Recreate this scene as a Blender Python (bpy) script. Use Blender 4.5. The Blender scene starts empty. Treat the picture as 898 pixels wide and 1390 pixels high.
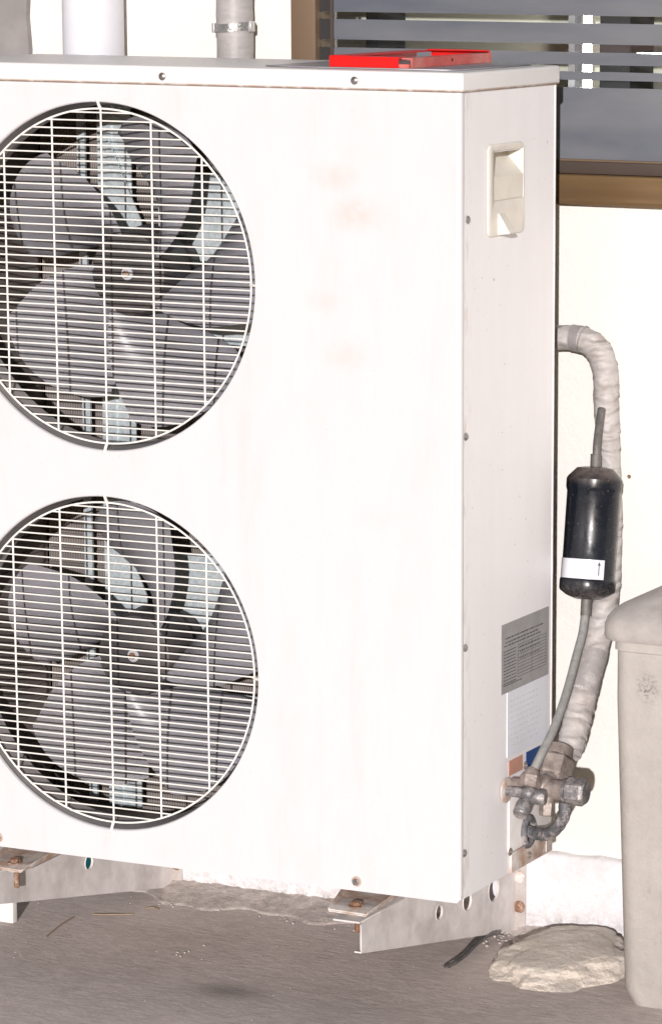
import bpy, bmesh, math, random
from mathutils import Vector, Matrix
random.seed(7)
S = bpy.context.scene
C = S.collection
PI = math.pi

# ------------------------------------------------------------------ camera
def set_camera():
    F, yaw, pitch, roll = 4836.632, 0.4160, 0.2170, 0.0060
    loc = Vector((2.279, -4.871, 1.488))
    f = Vector((-math.sin(yaw)*math.cos(pitch), math.cos(yaw)*math.cos(pitch), -math.sin(pitch)))
    r = Vector((math.cos(yaw), math.sin(yaw), 0)); u = r.cross(f)
    r2 = math.cos(roll)*r + math.sin(roll)*u
    u2 = -math.sin(roll)*r + math.cos(roll)*u
    cd = bpy.data.cameras.new('camera'); co = bpy.data.objects.new('camera', cd); C.objects.link(co)
    m = Matrix((r2, u2, -f)).transposed().to_4x4(); m.translation = loc
    co.matrix_world = m
    cd.sensor_fit = 'VERTICAL'; cd.sensor_height = 24; cd.sensor_width = 24
    cd.lens = F/1390*24
    cd.shift_x = -277.07/1390; cd.shift_y = 275.88/1390
    cd.clip_start = .05; cd.clip_end = 500
    S.camera = co
set_camera()
# ------------------------------------------------------------------ light
SUN_TO = Vector((-0.3648, 0.9120, -0.1874)).normalized()
EL = math.asin(-SUN_TO.z); AZ = math.atan2(-SUN_TO.x, -SUN_TO.y)
W = bpy.data.worlds.new('World'); S.world = W; W.use_nodes = True
nt = W.node_tree; nt.nodes.clear()
sky = nt.nodes.new('ShaderNodeTexSky'); sky.sky_type = 'NISHITA'; sky.sun_disc = False
sky.sun_elevation = EL; sky.sun_rotation = AZ
bg = nt.nodes.new('ShaderNodeBackground'); bg.inputs['Strength'].default_value = .065
wo = nt.nodes.new('ShaderNodeOutputWorld')
nt.links.new(sky.outputs[0], bg.inputs[0]); nt.links.new(bg.outputs[0], wo.inputs[0])
sd = bpy.data.lights.new('sun', 'SUN'); sd.energy = 5; sd.angle = math.radians(.5); sd.color = (1, .962, .965)
so = bpy.data.objects.new('sun', sd); C.objects.link(so)
so.rotation_euler = SUN_TO.to_track_quat('-Z', 'Y').to_euler(); so.location = (2, -4, 3)
S.view_settings.view_transform = 'Standard'; S.view_settings.look = 'None'
S.view_settings.exposure = -.04; S.view_settings.gamma = 1

# ------------------------------------------------------------------ materials
def lin(c):
    return tuple((x/12.92 if x <= .04045 else ((x+.055)/1.055)**2.4) for x in c)
class N:
    def __init__(s, name):
        s.m = bpy.data.materials.new(name); s.m.use_nodes = True
        s.t = s.m.node_tree; s.b = s.t.nodes['Principled BSDF']
        s.tc = s.t.nodes.new('ShaderNodeTexCoord').outputs['Object']
    def n(s, typ, **k):
        x = s.t.nodes.new(typ)
        for a, v in k.items(): setattr(x, a, v)
        return x
    def l(s, a, b): s.t.links.new(a, b)
    def mapped(s, scale):
        m = s.n('ShaderNodeMapping'); m.inputs['Scale'].default_value = scale; s.l(s.tc, m.inputs[0]); return m.outputs[0]
    def noise(s, scale, detail=6, rough=.6, stretch=None, lo=.4, hi=.6):
        x = s.n('ShaderNodeTexNoise'); x.inputs['Scale'].default_value = scale
        x.inputs['Detail'].default_value = detail; x.inputs['Roughness'].default_value = rough
        s.l(s.mapped(stretch) if stretch else s.tc, x.inputs['Vector'])
        r = s.n('ShaderNodeMapRange'); r.inputs[1].default_value = lo; r.inputs[2].default_value = hi
        s.l(x.outputs[0], r.inputs[0]); return r.outputs[0]
    def mix(s, fac, a, b):
        x = s.n('ShaderNodeMix', data_type='RGBA')
        if isinstance(fac, (int, float)): x.inputs[0].default_value = fac
        else: s.l(fac, x.inputs[0])
        for i, v in ((6, a), (7, b)):
            if isinstance(v, tuple): x.inputs[i].default_value = (*v[:3], 1)
            else: s.l(v, x.inputs[i])
        return x.outputs[2]
    def mul(s, a, k, op='MULTIPLY'):
        x = s.n('ShaderNodeMath', operation=op); s.l(a, x.inputs[0])
        if isinstance(k, (int, float)): x.inputs[1].default_value = k
        else: s.l(k, x.inputs[1])
        return x.outputs[0]
    def spot(s, p, r, sc=(1, 1, 1), lo=0.):
        """soft round stain at object-space point p, radius r, broken up by noise"""
        v = s.n('ShaderNodeVectorMath', operation='SUBTRACT'); s.l(s.tc, v.inputs[0]); v.inputs[1].default_value = p
        w = s.n('ShaderNodeVectorMath', operation='MULTIPLY'); s.l(v.outputs[0], w.inputs[0]); w.inputs[1].default_value = sc
        d = s.n('ShaderNodeVectorMath', operation='LENGTH'); s.l(w.outputs[0], d.inputs[0])
        m = s.n('ShaderNodeMapRange', interpolation_type='SMOOTHSTEP'); s.l(d.outputs['Value'], m.inputs[0])
        m.inputs[1].default_value = lo; m.inputs[2].default_value = r; m.inputs[3].default_value = 1; m.inputs[4].default_value = 0
        return m.outputs[0]
    def bump(s, h, strength, dist=.001):
        b = s.n('ShaderNodeBump'); b.inputs['Strength'].default_value = strength; b.inputs['Distance'].default_value = dist
        s.l(h, b.inputs['Height']); s.l(b.outputs[0], s.b.inputs['Normal'])
    def set(s, col=None, rough=None, metal=None, spec=None):
        if col is not None:
            if isinstance(col, tuple): s.b.inputs['Base Color'].default_value = (*col, 1)
            else: s.l(col, s.b.inputs['Base Color'])
        if rough is not None:
            if isinstance(rough, (int, float)): s.b.inputs['Roughness'].default_value = rough
            else: s.l(rough, s.b.inputs['Roughness'])
        if metal is not None: s.b.inputs['Metallic'].default_value = metal
        if spec is not None: s.b.inputs['Specular IOR Level'].default_value = spec
        return s

def simple(name, col, rough=.5, metal=0, var=.25, scale=40, bump=.0, dirt=None, stretch=None, dlo=.55, dhi=.75, spec=None):
    n = N(name); dark = tuple(c*(1-var) for c in col)
    c = n.mix(n.noise(scale, stretch=stretch, lo=.35, hi=.65), col, dark)
    if dirt: c = n.mix(n.mul(n.noise(scale*.35, 8, .7, stretch, dlo, dhi), .8), c, dirt)
    n.set(c, rough, metal, spec)
    if bump: n.bump(n.noise(scale*3, lo=.3, hi=.7), bump)
    return n.m

M = {}
# enamelled casing: white, faint rust blotches and rubbed streaks
n = N('white_enamel_front_darkened')  # same enamel as the side, toned down against strong light on the front
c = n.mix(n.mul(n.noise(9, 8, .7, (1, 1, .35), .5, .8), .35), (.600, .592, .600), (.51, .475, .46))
for p, r, k in [((-.210, 0, 1.118), .045, .45), ((-.176, 0, 1.064), .055, .55), ((-.235, 0, .93), .035, .28), ((-.192, 0, .849), .05, .3), ((-.14, 0, .60), .04, .14)]:
    f = n.mul(n.mul(n.spot(p, r, (.8, 1, 1.4)), n.noise(60, 5, .6, None, .2, .6)), k)
    c = n.mix(f, c, (.56, .43, .39))
c = n.mix(n.mul(n.noise(230, 2, .5, None, .74, .78), .7), c, (.22, .14, .09))
c = n.mix(n.mul(n.noise(5, 9, .75, (3, 1, .5), .52, .72), .3), c, (.5, .465, .45))
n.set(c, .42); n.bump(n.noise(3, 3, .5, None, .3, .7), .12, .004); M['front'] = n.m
n = N('white_enamel_side_lightened')  # same enamel as the front, lightened to make up for weaker light
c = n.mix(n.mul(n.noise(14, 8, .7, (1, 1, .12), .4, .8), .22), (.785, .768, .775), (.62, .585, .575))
c = n.mix(n.mul(n.noise(120, 3, .5, None, .70, .76), .8), c, (.42, .27, .18))
c = n.mix(n.mul(n.noise(5, 6, .7, None, .5, .8), .16), c, (.60, .53, .48))
rs = n.mul(n.spot((0, .012, .3), .045, (1, 1, .0)), n.noise(50, 6, .7, (1, 1, .25), .52, .7))
c = n.mix(n.mul(rs, .45), c, (.35, .2, .12))
n.set(c, .5); n.bump(n.noise(2.5, 3, .5, None, .3, .7), .15, .004); M['side'] = n.m
n = N('white_enamel_lid')
c = n.mix(n.mul(n.noise(12, 8, .7, (1, 1, 1), .45, .8), .2), (.69, .67, .66), (.52, .48, .45))
sx = n.n('ShaderNodeSeparateXYZ'); n.l(n.tc, sx.inputs[0])
zz = n.n('ShaderNodeMapRange'); n.l(sx.outputs[2], zz.inputs[0]); zz.inputs[1].default_value = 1.2550; zz.inputs[2].default_value = 1.2520
c = n.mix(n.mul(n.mul(zz.outputs[0], n.noise(45, 6, .7, None, .28, .52)), .9), c, (.30, .18, .11))
n.set(c, .45); M['lid'] = n.m
M['white'] = simple('white_painted_steel', (.78, .74, .72), .5, var=.12, scale=30, dirt=(.34, .27, .22), dlo=.6, dhi=.8)
M['bracket'] = simple('bracket_paint', (.66, .62, .605), .55, var=.2, scale=25, bump=.1, dirt=(.30, .26, .24), dlo=.5, dhi=.8)
M['wire'] = simple('wire_coating', (.82, .79, .74), .45, var=.1, scale=60, dirt=(.5, .35, .2), dlo=.68, dhi=.8)
M['rust'] = simple('rust', (.26, .13, .075), .85, var=.5, scale=160, bump=.5, dirt=(.45, .36, .3), dlo=.5, dhi=.6)
M['rustedge'] = simple('rust_streaked_paint', (.66, .60, .56), .6, var=.2, scale=60, dirt=(.34, .18, .1), dlo=.44, dhi=.62)
M['cream'] = simple('cream_plastic', (.70, .66, .585), .4, var=.08, scale=30, dirt=(.5, .4, .3), dlo=.62, dhi=.8)
M['blade'] = simple('fan_plastic', (.40, .390, .425), .33, var=.18, scale=9, dirt=(.30, .28, .285), dlo=.42, dhi=.8)
M['flange'] = simple('dusty_flange_paint', (.47, .43, .41), .6, var=.2, scale=40, dirt=(.3, .24, .2), dlo=.48, dhi=.68)
M['hub'] = simple('hub_plastic', (.045, .041, .043), .5, var=.3, scale=22, dirt=(.11, .095, .09), dlo=.5, dhi=.75)
n = N('galvanised_steel')
v = n.n('ShaderNodeTexVoronoi'); v.inputs['Scale'].default_value = 220; n.l(n.tc, v.inputs['Vector'])
bw = n.n('ShaderNodeSeparateColor'); n.l(v.outputs['Color'], bw.inputs[0])
n.set(n.mix(bw.outputs[0], (.42, .47, .49), (.56, .61, .63)), .45, .45); M['galv'] = n.m
n = N('coil_fins')
w = n.n('ShaderNodeTexWave', wave_type='BANDS', bands_direction='DIAGONAL'); w.inputs['Scale'].default_value = 190
n.l(n.mapped((1, 1, .0)), w.inputs['Vector'])
n.set(n.mix(w.outputs['Fac'], n.mix(n.noise(15, 8, .7, None, .35, .7), (.08, .068, .062), (.14, .12, .11)), n.mix(n.noise(8, 5), (.26, .225, .205), (.18, .155, .145))), .6, .25)
n.bump(w.outputs['Fac'], .6, .001); M['coil'] = n.m
M['dark'] = simple('dark_interior_steel', (.05, .045, .045), .7, var=.3, scale=20)
M['shroud'] = simple('shroud_plastic', (.27, .25, .245), .45, var=.3, scale=18, dirt=(.3, .27, .25), dlo=.55, dhi=.75)
M['zinc'] = simple('zinc_screw', (.42, .40, .40), .35, .7, var=.4, scale=300, dirt=(.2, .12, .08), dlo=.5, dhi=.65)
M['gap'] = simple('seam_dirt', (.20, .15, .12), .8, var=.5, scale=60)
M['foil'] = simple('nameplate_foil', (.37, .36, .36), .5, .15, var=.15, scale=40)
M['ink'] = simple('print_ink', (.05, .05, .055), .6, var=.1)
M['inkpale'] = simple('faded_print', (.52, .52, .55), .6, var=.1)
M['paper'] = simple('paper_label', (.70, .71, .76), .6, var=.06, scale=20)
M['orange'] = simple('faded_orange_sticker', (.55, .29, .215), .6, var=.12, scale=60)
M['blue'] = simple('blue_sticker', (.012, .06, .22), .4, var=.15, scale=60)
M['brass'] = simple('dusty_valve_metal', (.30, .25, .225), .5, .4, var=.4, scale=90, bump=.35, dirt=(.42, .355, .32), dlo=.46, dhi=.65)
M['capm'] = simple('cap_metal', (.20, .19, .195), .42, .45, var=.35, scale=120, bump=.4, dirt=(.48, .44, .42), dlo=.48, dhi=.62)
M['hose'] = simple('weathered_hose', (.12, .12, .13), .6, .1, var=.4, scale=120, bump=.4, dirt=(.42, .38, .37), dlo=.5, dhi=.6)
M['tube'] = simple('grey_dusty_tube', (.27, .265, .255), .6, .1, var=.25, scale=100, bump=.2, dirt=(.12, .11, .1), dlo=.6, dhi=.7)
M['armtube'] = simple('dark_dusty_tube', (.15, .14, .13), .6, .2, var=.3, scale=100, bump=.2, dirt=(.35, .3, .28), dlo=.6, dhi=.7)
n = N('pipe_wrap_tape')
w = n.n('ShaderNodeTexWave', bands_direction='Z'); w.inputs['Scale'].default_value = 15; w.inputs['Distortion'].default_value = 11; w.inputs['Detail'].default_value = 3
n.l(n.mapped((.8, .8, 1.)), w.inputs['Vector'])
c = n.mix(n.noise(45, 7, .7, None, .3, .7), (.455, .425, .408), (.35, .32, .305))
c = n.mix(n.mul(n.noise(18, 8, .7, None, .50, .70), .7), c, (.27, .23, .205))
n.set(c, .55); n.bump(w.outputs['Fac'], .7, .004); M['wrap'] = n.m
M['wrapgrey'] = simple('grey_tape', (.30, .275, .27), .45, var=.2, scale=60, bump=.3, dirt=(.45, .42, .4), dlo=.55, dhi=.7)
n = N('black_gloss_enamel')
c = n.mix(n.noise(14, 5, .6, None, .35, .7), (.006, .008, .013), (.012, .013, .017))
c = n.mix(n.mul(n.noise(260, 3, .5, None, .70, .74), .7), c, (.36, .31, .28))
sx = n.n('ShaderNodeSeparateXYZ'); n.l(n.tc, sx.inputs[0])
zz = n.n('ShaderNodeMapRange'); n.l(sx.outputs[2], zz.inputs[0]); zz.inputs[1].default_value = .460; zz.inputs[2].default_value = .425
c = n.mix(n.mul(n.mul(zz.outputs[0], n.noise(200, 6, .8, None, .42, .62)), .55), c, (.24, .2, .18))
zt = n.n('ShaderNodeMapRange'); n.l(sx.outputs[2], zt.inputs[0]); zt.inputs[1].default_value = .612; zt.inputs[2].default_value = .634
c = n.mix(n.mul(n.mul(zt.outputs[0], n.noise(90, 6, .8, None, .25, .6)), .45), c, (.26, .2, .17))
n.set(c, n.mix(n.noise(60), (.20, .20, .20), (.34, .34, .34)), spec=.35); M['black'] = n.m
n = N('painted_wall')
c = n.mix(n.mul(n.noise(7, 8, .65, None, .4, .75), .3), (.69, .668, .628), (.61, .575, .53))
n.set(c, .75); n.bump(n.noise(55, 8, .7, None, .3, .7), .35, .003); M['wall'] = n.m
n = N('plinth_plaster')
c = n.mix(n.noise(25, 8, .7, None, .3, .7), (.68, .68, .705), (.57, .55, .555))
sx = n.n('ShaderNodeSeparateXYZ'); n.l(n.tc, sx.inputs[0])
zz = n.n('ShaderNodeMapRange'); n.l(sx.outputs[2], zz.inputs[0]); zz.inputs[1].default_value = -.125; zz.inputs[2].default_value = -.195
c = n.mix(n.mul(zz.outputs[0], n.noise(60, 8, .8, None, .42, .64)), c, (.32, .28, .26))
c = n.mix(n.mul(n.noise(130, 4, .6, None, .68, .74), .5), c, (.25, .22, .2))
zz = n.n('ShaderNodeMapRange'); n.l(sx.outputs[2], zz.inputs[0]); zz.inputs[1].default_value = -.062; zz.inputs[2].default_value = -.050
c = n.mix(n.mul(n.mul(zz.outputs[0], n.noise(40, 7, .8, None, .32, .56)), .75), c, (.36, .30, .26))
n.set(c, .8); n.bump(n.noise(140, 6, .7, None, .3, .7), .4, .002); M['plinth'] = n.m
M['pier'] = simple('bare_grey_render', (.27, .25, .245), .9, var=.3, scale=9, bump=.5, dirt=(.17, .155, .15), dlo=.5, dhi=.8)
n = N('floor_concrete')
c = n.mix(n.noise(4, 9, .7, (1, 1, 1), .35, .7), (.56, .48, .445), (.43, .365, .335))
c = n.mix(n.mul(n.noise(70, 9, .75, (.5, 1.6, 1), .45, .62), .5), c, (.74, .65, .60))
c = n.mix(n.mul(n.noise(34, 9, .8, (.5, 2, 1), .5, .75), .5), c, (.20, .165, .15))
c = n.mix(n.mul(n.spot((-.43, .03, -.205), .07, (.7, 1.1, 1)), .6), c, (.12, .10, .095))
n.set(c, .85); n.bump(n.noise(110, 9, .75, (.5, 1.5, 1), .3, .7), .5, .003); M['floor'] = n.m
M['mortar'] = simple('crumbly_mortar', (.52, .455, .42), .9, var=.35, scale=60, bump=1.0, dirt=(.2, .17, .15), dlo=.55, dhi=.68)
n = N('sandstone')
c = n.mix(n.noise(14, 8, .7, None, .35, .65), (.80, .72, .64), (.66, .58, .50))
c = n.mix(n.mul(n.noise(80, 8, .8, None, .58, .72), .5), c, (.36, .29, .24))
n.set(c, .9); n.bump(n.noise(60, 10, .75, None, .3, .7), .9, .005); M['rock'] = n.m
n = N('dusty_grey_plastic')
c = n.mix(n.noise(10, 9, .7, None, .35, .7), (.42, .39, .362), (.345, .318, .295))
c = n.mix(n.mul(n.noise(80, 9, .8, (1, 1, .6), .55, .68), .5), c, (.30, .27, .25))
c = n.mix(n.mul(n.mul(n.spot((.226, .2, .325), .028, (1, 0, .8)), n.noise(240, 6, .8, None, .48, .56)), .9), c, (.13, .12, .115))
n.set(c, .65); n.bump(n.noise(45, 9, .7, None, .3, .7), .35, .003); M['bin'] = n.m
M['lidbin'] = simple('weathered_bin_lid', (.385, .355, .335), .65, var=.22, scale=26, bump=.3, dirt=(.27, .245, .235), dlo=.5, dhi=.68)
M['pvc'] = simple('white_pvc', (.64, .64, .685), .35, var=.05, scale=12, dirt=(.6, .58, .57), dlo=.62, dhi=.8)
M['clamp'] = simple('aluminium_tape', (.62, .62, .62), .25, .6, var=.25, scale=80, bump=.5)
M['red'] = simple('red_gloss_paint', (.62, .008, .008), .3, var=.12, scale=30, dirt=(.45, .12, .10), dlo=.62, dhi=.75)
M['sheet'] = simple('grey_flat_sheet', (.30, .29, .32), .4, .1, var=.25, scale=12, dirt=(.5, .47, .46), dlo=.5, dhi=.75)
M['bronzeframe'] = simple('brown_anodised_frame', (.165, .11, .07), .5, .15, var=.12, scale=8, stretch=(1, 1, .2))
M['darkframe'] = simple('dark_brown_rail', (.065, .047, .038), .5, .1, var=.12, scale=10)
n = N('bronze_sill'); c = n.mix(n.noise(14, 3, .5, (.3, 1, 3), .3, .7), (.20, .125, .06), (.15, .09, .042)); n.set(c, .42, .45); M['sill'] = n.m
M['gasket'] = simple('black_gasket', (.02, .018, .018), .6, var=.2)
M['shelf'] = simple('cream_interior_wall', (.62, .58, .50), .7, var=.08, scale=4)
M['darkdoor'] = simple('dark_interior_panel', (.010, .010, .012), .9, var=.2, scale=6)
M['teal'] = simple('teal_plastic', (.01, .42, .55), .4, var=.15, scale=60)
M['wood'] = simple('whitewashed_board', (.68, .67, .64), .7, var=.15, scale=30, bump=.3, dirt=(.42, .38, .33))
M['straw'] = simple('dry_straw', (.30, .22, .15), .8, var=.2, scale=60)
M['grit'] = simple('pale_grit', (.45, .41, .38), .9, var=.3, scale=90)
M['cable'] = simple('black_cable', (.06, .056, .055), .45, var=.3, scale=60, dirt=(.25, .22, .2), dlo=.5, dhi=.7)
n = N('frosted_film'); n.set(n.mix(n.noise(2.2, 5, .6, (.5, 1, 2.5), .4, .6), (.090, .100, .122), (.155, .158, .170)), .32); n.bump(n.noise(4, 3, .5, None, .3, .7), .1, .004); M['film'] = n.m
g = bpy.data.materials.new('window_glass'); g.use_nodes = True; t = g.node_tree; t.nodes.clear()
o_ = t.nodes.new('ShaderNodeOutputMaterial'); mx = t.nodes.new('ShaderNodeMixShader'); tr = t.nodes.new('ShaderNodeBsdfTransparent'); gl = t.nodes.new('ShaderNodeBsdfGlossy')
gl.inputs['Roughness'].default_value = .02; fr = t.nodes.new('ShaderNodeFresnel'); fr.inputs[0].default_value = 1.5
tr.inputs[0].default_value = (.93, .95, .94, 1)
t.links.new(fr.outputs[0], mx.inputs[0]); t.links.new(tr.outputs[0], mx.inputs[1]); t.links.new(gl.outputs[0], mx.inputs[2]); t.links.new(mx.outputs[0], o_.inputs[0]); M['glass'] = g
def emis(name, col, st):
    n = N(name); n.set((0, 0, 0)); n.b.inputs['Emission Color'].default_value = (*col, 1); n.b.inputs['Emission Strength'].default_value = st; return n.m
M['lamp'] = emis('glint_and_lamp_glow', (1, .97, .92), 50)

# ------------------------------------------------------------------ helpers
def link(name, me, mat, parent=None, smooth=None):
    if mat is not None and len(me.materials) == 0: me.materials.append(mat)
    if smooth is not None:
        for p in me.polygons: p.use_smooth = True
        if smooth < 180: me.set_sharp_from_angle(angle=math.radians(smooth))
    o = bpy.data.objects.new(name, me); C.objects.link(o)
    if parent is not None:
        o.parent = parent
        w = parent.matrix_world if parent.type == 'EMPTY' else Matrix()
        o.matrix_parent_inverse = Matrix.Translation(-Vector(parent.get('at', (0, 0, 0))))
    return o
def fin(name, bm, mat, parent=None, smooth=35):
    bmesh.ops.recalc_face_normals(bm, faces=bm.faces[:])
    me = bpy.data.meshes.new(name); bm.to_mesh(me); bm.free()
    return link(name, me, mat, parent, smooth)
def thing(name, label, cat, at=(0, 0, 0), group=None):
    o = bpy.data.objects.new(name, None); C.objects.link(o); o.location = at; o['at'] = tuple(at)
    o.empty_display_size = .05
    o['label'] = label; o['category'] = cat
    if group: o['group'] = group
    return o
def tag(o, label, cat, group=None):
    o['label'] = label; o['category'] = cat
    if group: o['group'] = group
    return o
def abox(bm, a, b, bev=0, seg=2):
    r = bmesh.ops.create_cube(bm, size=1); vs = r['verts']
    for v in vs: v.co = Vector(((a[i]+b[i])/2 + v.co[i]*(b[i]-a[i]) for i in range(3)))
    if bev:
        es = list({e for v in vs for e in v.link_edges})
        bmesh.ops.bevel(bm, geom=es, offset=bev, segments=seg, affect='EDGES', profile=.6)
    return bm
def box(name, a, b, mat, parent=None, bev=0, seg=2):
    bm = bmesh.new(); abox(bm, a, b, bev, seg); return fin(name, bm, mat, parent)
def spline(pts, k=6):
    """Catmull-Rom; points may carry extra components (radius)"""
    P = [list(p) for p in pts]; P = [[2*a-b for a, b in zip(P[0], P[1])]]+P+[[2*a-b for a, b in zip(P[-1], P[-2])]]
    out = []
    for i in range(1, len(P)-2):
        for j in range(k):
            t = j/k
            out.append([.5*((2*b)+(c-a)*t+(2*a-5*b+4*c-d)*t*t+(-a+3*b-3*c+d)*t**3) for a, b, c, d in zip(P[i-1], P[i], P[i+1], P[i+2])])
    out.append(P[-2]); return out
def atube(bm, pts, r, n=14, cap=True, jitter=None):
    P = [Vector(p[:3]) for p in pts]; R = [p[3] if len(p) > 3 else r for p in pts]
    T = []
    for i in range(len(P)):
        a = P[max(i-1, 0)]; b = P[min(i+1, len(P)-1)]; T.append((b-a).normalized())
    ref = Vector((0, 0, 1)) if abs(T[0].z) < .9 else Vector((1, 0, 0))
    u = T[0].cross(ref).normalized(); rings = []
    for i in range(len(P)):
        u = (u - T[i]*u.dot(T[i])).normalized(); v = T[i].cross(u); ring = []
        for k in range(n):
            a = 2*PI*k/n; rr = R[i]*(1+(jitter(i, a) if jitter else 0))
            ring.append(bm.verts.new(P[i]+(u*math.cos(a)+v*math.sin(a))*rr))
        rings.append(ring)
    for i in range(len(rings)-1):
        for k in range(n): bm.faces.new((rings[i][k], rings[i][(k+1) % n], rings[i+1][(k+1) % n], rings[i+1][k]))
    if cap: bm.faces.new(rings[0][::-1]); bm.faces.new(rings[-1])
    return bm
def tube(name, pts, r, mat, parent=None, n=14, jitter=None, smooth=50):
    bm = bmesh.new(); atube(bm, pts, r, n, True, jitter); return fin(name, bm, mat, parent, smooth)
def alathe(bm, prof, o=(0, 0, 0), axis=(0, 0, 1), n=48, phase=0, closed=False):
    """prof: list of (radius, height along axis)"""
    A = Vector(axis).normalized(); ref = Vector((0, 0, 1)) if abs(A.z) < .9 else Vector((1, 0, 0))
    u = A.cross(ref).normalized(); v = A.cross(u); O = Vector(o); rings = []
    for r, h in prof:
        if r < 1e-6: rings.append([bm.verts.new(O+A*h)]); continue
        rings.append([bm.verts.new(O+A*h+(u*math.cos(2*PI*k/n+phase)+v*math.sin(2*PI*k/n+phase))*r) for k in range(n)])
    idx = list(range(len(rings)-1))
    for i in idx:
        a, b = rings[i], rings[i+1]
        for k in range(n):
            k2 = (k+1) % n
            if len(a) == 1 and len(b) == 1: continue
            if len(a) == 1: bm.faces.new((a[0], b[k2], b[k]))
            elif len(b) == 1: bm.faces.new((a[k], a[k2], b[0]))
            else: bm.faces.new((a[k], a[k2], b[k2], b[k]))
    if closed:
        for k in range(n): bm.faces.new((rings[-1][k], rings[-1][(k+1) % n], rings[0][(k+1) % n], rings[0][k]))
    return bm
def lathe(name, prof, o, axis, mat, parent=None, n=48, phase=0, smooth=35, closed=False):
    bm = bmesh.new(); alathe(bm, prof, o, axis, n, phase, closed); return fin(name, bm, mat, parent, smooth)
def hexnut(bm, o, axis, r, h, phase=0):
    return alathe(bm, [(0, 0), (r*.88, 0), (r, h*.12), (r, h*.88), (r*.88, h), (0, h)], o, axis, 6, phase)
def plate_mesh(name, outline, holes, th, mtx):
    """flat sheet from a 2D outline with round holes (x, y, r); mtx maps (u, v, thickness) into the scene"""
    cu = bpy.data.curves.new(name, 'CURVE'); cu.dimensions = '2D'; cu.fill_mode = 'BOTH'; cu.extrude = th/2
    def add(pts):
        s = cu.splines.new('POLY'); s.points.add(len(pts)-1)
        for q, p in zip(s.points, pts): q.co = (p[0], p[1], 0, 1)
        s.use_cyclic_u = True
    add(outline)
    for x, y, r in holes:
        nn = 96 if r > .1 else 28
        add([(x+r*math.cos(2*PI*k/nn), y+r*math.sin(2*PI*k/nn)) for k in range(nn)])
    o = bpy.data.objects.new(name, cu); C.objects.link(o)
    dg = bpy.context.evaluated_depsgraph_get(); dg.update()
    me = bpy.data.meshes.new_from_object(o.evaluated_get(dg)); bpy.data.objects.remove(o); bpy.data.curves.remove(cu)
    me.transform(mtx); me.materials.clear(); return me
XZ = Matrix(((1, 0, 0, 0), (0, 0, 1, 0), (0, 1, 0, 0), (0, 0, 0, 1)))       # (u,v,w) -> (u, w, v)
def XZat(y): return Matrix.Translation((0, y, 0)) @ XZ
def YZat(x): return Matrix(((0, 0, 1, x), (1, 0, 0, 0), (0, 1, 0, 0), (0, 0, 0, 1)))

GZ = -.205      # ground level
YW = .55        # wall surface
D = .354; HH = 1.25; LX = -.95
FX, FZ = (-.6245, -.6265), (.948, .326); RO = .277

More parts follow.
